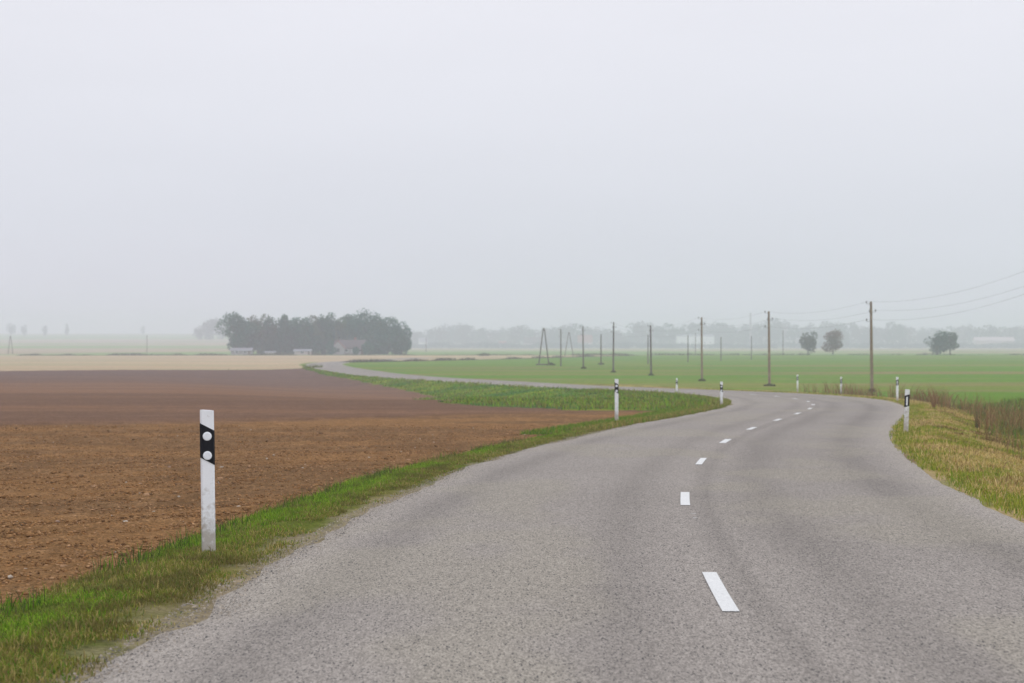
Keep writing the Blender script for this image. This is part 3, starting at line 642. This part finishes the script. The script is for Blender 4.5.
# weedy strips on field edges, dark line at the far edge
def line_weeds(name, pts, n, wdt, h, cols, wd):
    P_ = np.array(pts, float); t_ = rng.random(n) * (len(P_) - 1); i = np.minimum(t_.astype(int), len(P_) - 2); fr = (t_ - i)[:, None]
    p = P_[i] * (1 - fr) + P_[i+1] * fr; x = p[:, 0] + wdt * (rng.random(n) - .5) * .5; y = p[:, 1] + wdt * (rng.random(n) - .5)
    cl = fbm(x / 5, y / 9, 2); cc = pick(n, cols, [1] * len(cols)); tag(blades(name, x, y, h * (.2 + 1.3 * sm(.35, .75, cl)) * (.5 + rng.random(n)), wd * np.ones(n), .6, cc * .8, cc, mgrass), kind="stuff")
WB = [(0.16, 0.11, 0.075), (0.10, 0.085, 0.05), (0.12, 0.12, 0.06)]
line_weeds("field_edge_weeds", [(-34, 318), (-22, 343), (-5, 388), (13, 435), (39, 490)], 4500, 6, .38, WB, .13)
line_weeds("field_edge_weeds", [(-150, 488), (-90, 494), (-30, 497), (40, 498), (200, 505), (290, 512)], 14000, 5, .42, [(0.10, 0.11, 0.06), (0.14, 0.13, 0.07)], .2)
line_weeds("field_edge_weeds", [(-31, 238), (-30, 242), (-29.2, 246)], 140, 1.0, .3, [(0.15, 0.2, 0.05), (0.2, 0.2, 0.06)], .08)
for px_, yb_, hh_, lb, cs in [(934, 407, 15, "orange brown dock plant with a dark tip above the weeds", ((0.30, 0.15, 0.07), (0.22, 0.12, 0.06))), (977, 420, 25, "tallest dark thistle standing in ditch weeds on the right", ((0.06, 0.08, 0.04), (0.10, 0.09, 0.05)))]:
    b_ = yb_ - 333; d_ = 2080 / (b_ - 37.6); X_ = (px_ - 512) * d_ / F; n = (60, 26)[px_ > 950]; h_ = hh_ * d_ / F + .1; a = rng.random(n) * 6.28
    rr = .10 * rng.random(n) ** .5; zz = np.zeros(n); hh = h_ * (.3 + .5 * rng.random(n)); hh[:3] = h_; cc = pick(n, list(cs), [1, 1])
    o = blades("tall_weed", np.cos(a) * rr * .6, np.sin(a) * rr * .6, hh, .008 * np.ones(n), .3, cc * .8, cc, mgrass, z=zz); o.location = (X_, d_, g1(X_, d_)); tag(o, lb, "weed")

# ------------------------------------------------------------------ trees
mleaf = mat_attr("tree_leaves", 0.7, scales=(), trans=0.2, spec=0.04)
mbark = mat_plain("bark", (0.10, 0.075, 0.055), 0.9, 0.3, 3)
def crown_mesh(w_, h_, z0, nleaf, leaf, c0, c1, seed, nl=14, shape=1.0, red=0.0):
    """leaf quads spread in overlapping uneven clumps within an ovoid w_ wide, h_ high, starting at z0"""
    r_ = np.random.default_rng(seed); V = []; Cc = []
    cen = []
    for k in range(nl):
        v = r_.normal(size=3); v /= np.linalg.norm(v); rad = r_.random() ** .45 * .68
        zz = v[2] * rad; wz = 1.0 - 0.35 * max(0, zz) * shape - (0.35 * max(0, -zz) if shape > .5 else 0)
        cen.append((v[0] * rad * wz, v[1] * rad * wz, zz, 0.30 + 0.2 * r_.random()))
    per = nleaf // nl
    for cx, cy, cz, cr in cen:
        d = r_.normal(size=(per, 3)); d /= np.linalg.norm(d, axis=1)[:, None]; rr = (0.55 + 0.5 * r_.random((per, 1)) ** .7) * cr
        p = np.array([cx, cy, cz]) + d * rr * np.array([1, 1, .85]); V.append(p)
        base = np.array(c0) * (1 - red * (r_.random() < .5)) + np.array(c1) * 0
        mixv = r_.random(); cl = np.array(c0) * (1 - mixv * .6) + np.array(c1) * mixv * .6
        Cc.append(np.tile(cl, (per, 1)) * (0.7 + .6 * r_.random((per, 1))))
    p = np.vstack(V); Cc = np.vstack(Cc); n = len(p)
    lo_ = np.percentile(p, .4, axis=0); hi_ = np.percentile(p, 99.6, axis=0); p = (p - (lo_ + hi_) / 2) / (hi_ - lo_) * np.array([w_, w_, h_]); p[:, 2] += z0 + h_ / 2; p[:, 2] = np.maximum(p[:, 2], .15)
    a = r_.normal(size=(n, 3)); a /= np.linalg.norm(a, axis=1)[:, None]; b_ = np.cross(a, r_.normal(size=(n, 3))); b_ /= np.linalg.norm(b_, axis=1)[:, None]
    s_ = leaf * (.6 + .8 * r_.random((n, 1))) / 2
    VV_ = np.stack([p - a * s_, p - b_ * s_ * .7, p + a * s_, p + b_ * s_ * .7], 1).reshape(-1, 3)
    return VV_, np.arange(n * 4).reshape(-1, 4), np.repeat(Cc, 4, 0)
def trunk_mesh(h, r):
    P_ = [tube((0, 0, -.3), (.05 * h * .1, 0, h * .45), r, r * .7, 8), tube((.005 * h, 0, h * .43), (0, 0, h * .8), r * .68, r * .3, 8)]
    for k in range(5):
        a = k * 1.35; z0 = h * (.3 + .08 * k); P_.append(tube((0, 0, z0), (math.cos(a) * h * .22, math.sin(a) * h * .22, z0 + h * .22), r * .4, r * .12, 6))
    return join(P_)
def make_tree(px, yb, yt, wpx, label, group, cat="tree", c0=(0.05, 0.075, 0.04), c1=(0.09, 0.10, 0.05), d=None, low=0.08, n=2600, leaf=.55, seed=1, name="leafy_tree", nl=14, shape=1.0, trunk_r=.22, one=False):
    if d is None: d = d_from(px, yb)
    X_ = (px - 512) * d / F; h = (Hd([X_], [d])[0] + (333 - yt) * d / F); w_ = wpx * d / F
    o = empty(name, (X_, d, g1(X_, d) - .05)); tag(o, label, cat, group)
    mesh_obj("trunk", *trunk_mesh(h, trunk_r), mbark, o)
    V, Fc, cc = crown_mesh(w_, h * (1 - low), h * low, n, leaf, c0, c1, seed, nl, shape); mesh_obj("crown", V, Fc, mleaf, o, cols=cc)
    return o
DG, OG, RD = (0.016, 0.105, 0.070), (0.045, 0.14, 0.06), (0.13, 0.085, 0.06)
GG = "trees of the dark grove round the farm"
gt = [(236, 313.5, 33, DG, OG, 518, "leftmost tree of the grove with ragged branches reaching left", .1), (258, 316, 26, OG, RD, 526, "rounded brownish green tree second from grove's left end", .03),
      (272, 318.5, 22, DG, RD, 520, "tree with rusty crown top in left part of the grove", .03), (285, 315.5, 17, DG, OG, 524, "narrow pointed tree just left of the pale pole in grove", .02),
      (300, 318, 24, DG, OG, 522, "broad dull tree behind the low white shed", .03), (316, 317, 22, OG, RD, 527, "brownish tree between low shed and the farmhouse", .03),
      (323, 314, 24, DG, OG, 530, "tall uneven tree rising behind farmhouse's left end", .03), (338, 319, 20, OG, (0.14, 0.15, 0.05), 534, "yellowish green tree behind the farmhouse roof", .05),
      (354, 314.5, 30, DG, OG, 540, "tall dark tree on the left shoulder of the big dome crown", .05), (366, 311.5, 48, DG, DG, 530, "highest tree, top of the big dome right of the farmhouse", .02),
      (384, 315.5, 38, DG, OG, 528, "dark tree on the sloping right shoulder of the grove", .0), (400, 323.5, 21, DG, DG, 522, "lowest and rightmost tree ending the grove", .0)]
for i, (px, yt, wpx, a, b_, d_, lb, low) in enumerate(gt):
    make_tree(px, 0, yt, wpx * 1.05, lb, GG, c0=a, c1=b_, d=d_, low=low, n=6000, seed=40 + i, nl=18, shape=.4, trunk_r=.3)
gb = [(246, 336, 20, 523), (262, 338, 24, 519), (281, 336, 22, 519), (294, 337, 16, 524), (312, 336, 22, 521), (325, 337, 18, 524), (371, 330, 30, 523), (388, 332, 30, 519), (402, 336, 17, 517), (250, 322, 22, 536), (266, 323, 24, 540), (291, 322, 22, 538), (308, 321, 26, 541), (333, 324, 24, 545), (375, 318, 34, 545)]
for i, (px, yt, wpx, d_) in enumerate(gb):
    lb = "dark undergrowth bush filling the foot of the grove" if i < 9 else "inner tree of the grove seen only between front crowns"
    make_tree(px, 0, yt, wpx, lb, "undergrowth of the grove" if i < 9 else "inner trees of the grove", cat="bush" if i < 9 else "tree", c0=DG, c1=(0.05, 0.06, 0.04), d=d_, low=0, n=1500, seed=80 + i, nl=10, shape=.2, name="dark_bush" if i < 9 else "leafy_tree")
make_tree(331, 0, 341, 11, 'round garden bush at the left corner of the farmhouse', 'garden bushes', cat='bush', c0=DG, c1=OG, d=508, low=0, n=700, seed=301, nl=8, shape=.2, name='garden_bush', trunk_r=.08)
make_tree(368, 0, 341, 12, 'round garden bush at the right corner of the farmhouse', 'garden bushes', cat='bush', c0=DG, c1=OG, d=509, low=0, n=700, seed=302, nl=8, shape=.2, name='garden_bush', trunk_r=.08)
make_tree(356, 0, 347.5, 6, 'tiny low bush before the farmhouse wall', 'garden bushes', cat='bush', c0=DG, c1=OG, d=508, low=0, n=300, seed=303, nl=6, shape=.2, name='garden_bush', trunk_r=.06)
# field trees on the right
make_tree(808, 354.5, 332, 16, "small round green tree, left of the pair in the right field", "trees standing alone in the field", c0=(0.045, 0.07, 0.045), c1=RD, n=2300, leaf=.45, seed=5, low=.12, shape=1)
make_tree(833, 354.5, 330.5, 21, "rust tinged round tree, right of the pair in the right field", "trees standing alone in the field", c0=(0.08, 0.08, 0.05), c1=(0.26, 0.085, 0.06), n=2500, leaf=.45, seed=8, low=.14, shape=1)
make_tree(937, 354.8, 331.5, 21, "dark spreading tree with flat top standing alone at right", "trees standing alone in the field", c0=(0.035, 0.06, 0.04), c1=DG, n=2300, leaf=.5, seed=9, low=.05, shape=-.6, trunk_r=.5)
make_tree(950, 354.8, 332, 16, "lighter slender tree leaning against the dark spreading tree", "trees standing alone in the field", c0=(0.045, 0.07, 0.045), c1=OG, n=2000, leaf=.5, seed=12, low=.22, shape=-.3)

# far tree lines: one mesh per kind, copied
def proto(seed, wf, hf, c0, c1, low, nl=12, shape=.6):
    V, Fc, cc = crown_mesh(wf, hf * (1 - low), hf * low, 1300, 1.1, c0, c1, seed, nl, shape); tv, tf = trunk_mesh(hf, .35); k = len(V)
    me_v = np.vstack([V, np.array(tv)]); o = mesh_obj("far_tree", list(map(tuple, me_v)), [tuple(q_) for q_ in Fc] + [tuple(i + k for i in q_) for q_ in tf], mleaf, cols=np.vstack([cc, np.tile((.09, .07, .055), (len(tv), 1))]))
    return o
FD = (0.02, 0.07, 0.06)
protos = [proto(201, 14, 14, FD, OG, .04), proto(202, 18, 13, FD, RD, .02, 16, .3), proto(203, 11, 16, FD, OG, .05, 12, 1.0), proto(204, 22, 11, FD, FD, 0, 18, .2)]
used = [False] * 4
def far_tree(px, yt, wpx, d, label, group, k):
    X_ = (px - 512) * d / F; h = Hd([X_], [d])[0] + (333 - yt) * d / F; w_ = wpx * d / F
    if not used[k]: o = protos[k]; used[k] = True
    else: o = protos[k].copy(); S.collection.objects.link(o)
    hk = (14, 13, 16, 11)[k]; wk = (14, 18, 11, 22)[k]
    o.location = (X_, d, g1(X_, d) - .1); o.scale = (w_ / wk, w_ / wk, h / hk); o.rotation_euler = (0, 0, random.random() * 6.28)
    return tag(o, label, "tree", group)
prof = [(412, 334), (430, 331), (447, 326), (458, 326), (470, 327), (480, 328), (492, 331), (505, 327), (515, 328), (528, 328), (540, 329), (555, 328), (572, 326), (588, 327), (600, 330), (612, 331), (625, 333), (632, 327), (640, 323), (650, 323), (662, 325), (675, 329), (683, 326), (695, 323.5), (708, 325), (720, 323.5), (735, 326), (745, 327), (757, 323), (768, 319), (782, 322), (795, 327), (812, 325), (825, 323.5), (840, 325), (855, 323.5), (868, 325), (880, 327), (890, 322.5), (902, 326), (915, 327), (928, 328), (945, 329), (962, 327), (975, 329), (985, 325), (998, 328), (1010, 327), (1024, 329), (1040, 327), (1060, 328)]
px_ = 408; j = 0; ys = np.array(prof)
segs = [(0, 520, "right of the grove"), (520, 620, "behind the A-shaped poles"), (620, 745, "around the long white hall"), (745, 870, "behind the two round field trees"), (870, 945, "beyond the tallest wooden pole"), (945, 2000, "around pinkish building at far right")]
while px_ < 1075:
    wpx = random.uniform(15, 27); yt = float(np.interp(px_, ys[:, 0], ys[:, 1])) + random.uniform(-2.6, 1.6); d_ = random.uniform(1560, 1760)
    sg = next(q_[2] for q_ in segs if q_[0] <= px_ < q_[1])
    far_tree(px_, yt, wpx, d_, "pale hazy tree in the far line " + sg, "far tree line " + sg, (0, 1, 0, 2, 1, 3)[j % 6])
    if j % 2 == 0: far_tree(px_ + random.uniform(-5, 5), random.uniform(341.0, 344.5), random.uniform(24, 36), random.uniform(1400, 1440), "low hazy tree before the far line " + sg, "low trees before the far tree line " + sg, 3)
    px_ += random.uniform(6.5, 11); j += 1
for px, yt, wpx, d_, lb, k in [(11, 323.5, 9, 1900, "widest faint tree at the left end of the misty horizon", 0), (24, 325, 6, 1900, "second faint tree on misty horizon at far left", 0), (45, 325.5, 6, 1900, "third faint tree on the misty left horizon", 2),
        (67, 323.5, 4, 1900, "narrow faint tree on the misty left horizon, last of four", 2), (143, 326, 5, 2300, "barely visible tree on the horizon above the lone pole", 2)]:
    far_tree(px, yt, wpx, d_, lb, "faint trees on the left horizon", k)
for px, yt, wpx, d_ in [(205, 322, 14, 1450), (213, 318.5, 18, 1450), (222, 319, 16, 1480), (199, 328, 12, 1430)]:
    far_tree(px, yt, wpx, d_, "bluish hazy tree half hidden behind the grove's left end", "hazy trees behind the grove's left end", 1)

# ------------------------------------------------------------------ buildings
mwall_w = mat_plain("white_render", (0.82, 0.82, 0.82), 0.8, 0.06, .6); mwall_g = mat_plain("grey_plaster", (0.33, 0.31, 0.31), 0.85, 0.12, .8); mwall_p = mat_plain("pinkish_plaster", (0.55, 0.46, 0.46), 0.85, 0.08, .6)
mroof_r = mat_plain("red_tile_roof", (0.26, 0.10, 0.07), 0.8, 0.2, 2); mroof_b = mat_plain("rusty_brown_roof", (0.095, 0.075, 0.072), 0.8, 0.2, 2); mroof_g = mat_plain("grey_sheet_roof", (0.25, 0.25, 0.27), 0.7, 0.08, 2)
mglass = mat_plain("window_glass", (0.05, 0.06, 0.07), 0.15, 0.1, 4, 0, 0.6); mdoor = mat_plain("brown_door", (0.15, 0.09, 0.06), 0.7, 0.1, 3)
def box(x0, x1, y0, y1, z0, z1):
    V = [(x0, y0, z0), (x1, y0, z0), (x1, y1, z0), (x0, y1, z0), (x0, y0, z1), (x1, y0, z1), (x1, y1, z1), (x0, y1, z1)]
    return V, [(3, 2, 1, 0), (4, 5, 6, 7), (0, 1, 5, 4), (1, 2, 6, 5), (2, 3, 7, 6), (3, 0, 4, 7)]
def house(px0, px1, yt, d, label, group, wm, rm, depth=8, roof=.45, rz=0, nwin=4, name="house", chim=True, door=True, orange=False):
    w_ = (px1 - px0) * d / F; X_ = ((px0 + px1) / 2 - 512) * d / F; h = Hd([X_], [d])[0] + (333 - yt) * d / F if yt < 900 else yt - 1000
    o = empty(name, (X_, d, g1(X_, d) - .05), rz); tag(o, label, "house" if name == "house" else name.replace("_", " "), group)
    hw = h * (1 - roof); a, b_ = w_ / 2, depth / 2
    V = [(-a, -b_, -.5), (a, -b_, -.5), (a, b_, -.5), (-a, b_, -.5), (-a, -b_, hw), (a, -b_, hw), (a, b_, hw), (-a, b_, hw), (-a, 0, h - .12), (a, 0, h - .12)]
    mesh_obj("wall", V, [(0, 1, 5, 4), (2, 3, 7, 6), (3, 0, 4, 8, 7), (1, 2, 6, 9, 5), (3, 2, 1, 0), (4, 5, 9, 8), (8, 9, 6, 7)], wm, o)
    ov = .4; k = (h - hw) / b_; t_ = .12
    RV = [(-a - ov, -b_ - ov, hw - k * ov), (a + ov, -b_ - ov, hw - k * ov), (a + ov, 0, h), (-a - ov, 0, h), (a + ov, b_ + ov, hw - k * ov), (-a - ov, b_ + ov, hw - k * ov)]
    RV = RV + [(x_, y_, z_ + t_) for x_, y_, z_ in RV]
    rf = mesh_obj("roof", RV, [(6, 7, 8, 9), (9, 8, 10, 11), (0, 3, 2, 1), (3, 5, 4, 2), (0, 1, 7, 6), (4, 5, 11, 10), (1, 2, 8, 7), (2, 4, 10, 8), (3, 0, 6, 9), (5, 3, 9, 11)], rm, o)
    if chim: mesh_obj("chimney", *box(a * .2, a * .2 + .7, .3, 1.0, h - .8, h + .9), mroof_r, rf)
    wh = min(1.3, hw * .4)
    for i in range(nwin):
        xw = -a + (i + .7) * w_ / (nwin + .4); ww = min(1.2, w_ / nwin * .45)
        f_ = mesh_obj("window", *box(xw - ww / 2, xw + ww / 2, -b_ - .04, -b_ - .003, hw * .42, hw * .42 + wh), mwall_w, o)
        mesh_obj("pane", *box(xw - ww * .4, xw + ww * .4, -b_ - .055, -b_ - .042, hw * .42 + wh * .1, hw * .42 + wh * .9), mglass, f_)
    if door: mesh_obj("door", *box(a * .72, a * .72 + min(1.0, w_ * .1), -b_ - .05, -b_ - .003, 0, min(2.0, hw * .85)), mdoor, o)
    return o
fh = house(336, 366, 340, 515, "farmhouse with pale walls and rusty brown roof at the edge of the grove", None, mwall_g, mroof_b, depth=6.5, roof=.5, nwin=4)
# the farmhouse's gabled cross wing, front left
g_ = box; a = 2.1; hh_ = 4.5; wx = -(366 - 336) * 515 / F / 2 + 1.2
V = [(wx - a, -5.2, -.5), (wx + a, -5.2, -.5), (wx + a, -3.26, -.5), (wx - a, -3.26, -.5), (wx - a, -5.2, 2.3), (wx + a, -5.2, 2.3), (wx + a, -3.26, 2.3), (wx - a, -3.26, 2.3), (wx, -5.2, hh_ - .1), (wx, -3.26, hh_ - .1)]
wing = mesh_obj("gable_wing", V, [(0, 1, 5, 8, 4), (2, 3, 7, 9, 6), (3, 0, 4, 7), (1, 2, 6, 5), (4, 8, 9, 7), (8, 5, 6, 9)], mwall_g, fh); wing["label"] = "pale gabled wing of the farmhouse"
RV = [(wx - a - .35, -5.5, 1.95), (wx, -5.5, hh_), (wx + a + .35, -5.5, 1.95), (wx - a - .35, -3.2, 1.95), (wx, -3.2, hh_), (wx + a + .35, -3.2, 1.95)]; RV += [(x_, y_, z_ + .12) for x_, y_, z_ in RV]
mesh_obj("wing_roof", RV, [(0, 1, 4, 3), (1, 2, 5, 4), (6, 9, 10, 7), (7, 10, 11, 8), (0, 6, 7, 1), (1, 7, 8, 2), (3, 4, 10, 9), (4, 5, 11, 10), (0, 3, 9, 6), (2, 8, 11, 5)], mroof_r, wing)
mesh_obj("window", *box(wx - .5, wx + .5, -5.25, -5.203, 1.0, 2.1), mglass, wing)
house(232, 252, 348, 512, "low shed with grey roof under the leftmost grove tree", "sheds at the grove", mwall_g, mroof_g, depth=4, roof=.35, nwin=2, name="shed", chim=False)
house(295, 311, 349.3, 512, "low white shed in front of the grove, left of farmhouse", "sheds at the grove", mwall_p, mroof_g, depth=4, roof=.3, nwin=1, name="shed", chim=False)
house(266, 275, 351.3, 513, "smallest white shed, barely above the stubble in front of grove", "sheds at the grove", mwall_w, mroof_g, depth=3, roof=.3, nwin=0, name="shed", chim=False, door=False)
TG = "houses of the far town"
house(677, 713, 334.5, 1500, "long white hall standing out among the far trees", None, mwall_w, mroof_g, depth=18, roof=.12, nwin=6, name="hall", chim=False)
for px0, px1, yt, d_, lb, wm, rm, ro in [(974, 1013, 337, 1500, "long pinkish building among trees at far right", mwall_p, mwall_p, .3), (578, 592, 335, 1490, "house with red roof behind the A-shaped poles", mwall_p, mroof_r, .5),
        (524, 541, 337, 1500, "house with faded red roof left of the dark A-shaped pole", mwall_p, mroof_b, .5), (499, 506, 341, 1480, "tiny white cottage in the trees right of the grove", mwall_w, mroof_r, .3),
        (419, 427, 338, 1490, "white gabled cottage just right of grove", mwall_w, mroof_g, .35), (617, 624, 345, 1450, "tiny white cottage left of the pole beside white hall", mwall_w, mroof_g, .3),
        (651, 660, 345.3, 1445, "low white barn below and left of the white hall", mwall_w, mroof_g, .3), (879, 892, 345, 1445, "low pale barn right of the tallest wooden pole", mwall_w, mroof_g, .4),
        (964, 973, 345, 1445, "small white cottage left of the pinkish building", mwall_w, mroof_g, .35), (868, 874, 344.5, 1455, "tiny pale outbuilding behind the tallest wooden pole", mwall_w, mroof_g, .3),
        (796, 806, 337.5, 1510, "faint house behind the left round tree", mwall_p, mroof_g, .4)]:
    house(px0, px1, yt, d_, lb, TG, wm, rm, depth=9, roof=ro, nwin=max(2, int((px1 - px0) / 5)), chim=(px1 - px0) > 10)
d_ = 1600; X_ = (750.5 - 512) * d_ / F; h_ = float(Hd([X_], [d_])[0] + (333 - 313) * d_ / F)
ch = empty("factory_chimney", (X_, d_, g1(X_, d_))); tag(ch, "tall faint chimney rising above the far town's trees", "chimney")
mesh_obj("shaft", *tube((0, 0, -.5), (0, 0, h_ - .6), 1.3, .8, 16), mwall_g, ch); mesh_obj("rim", *tube((0, 0, h_ - .59), (0, 0, h_), .95, .95, 16), mroof_b, ch)
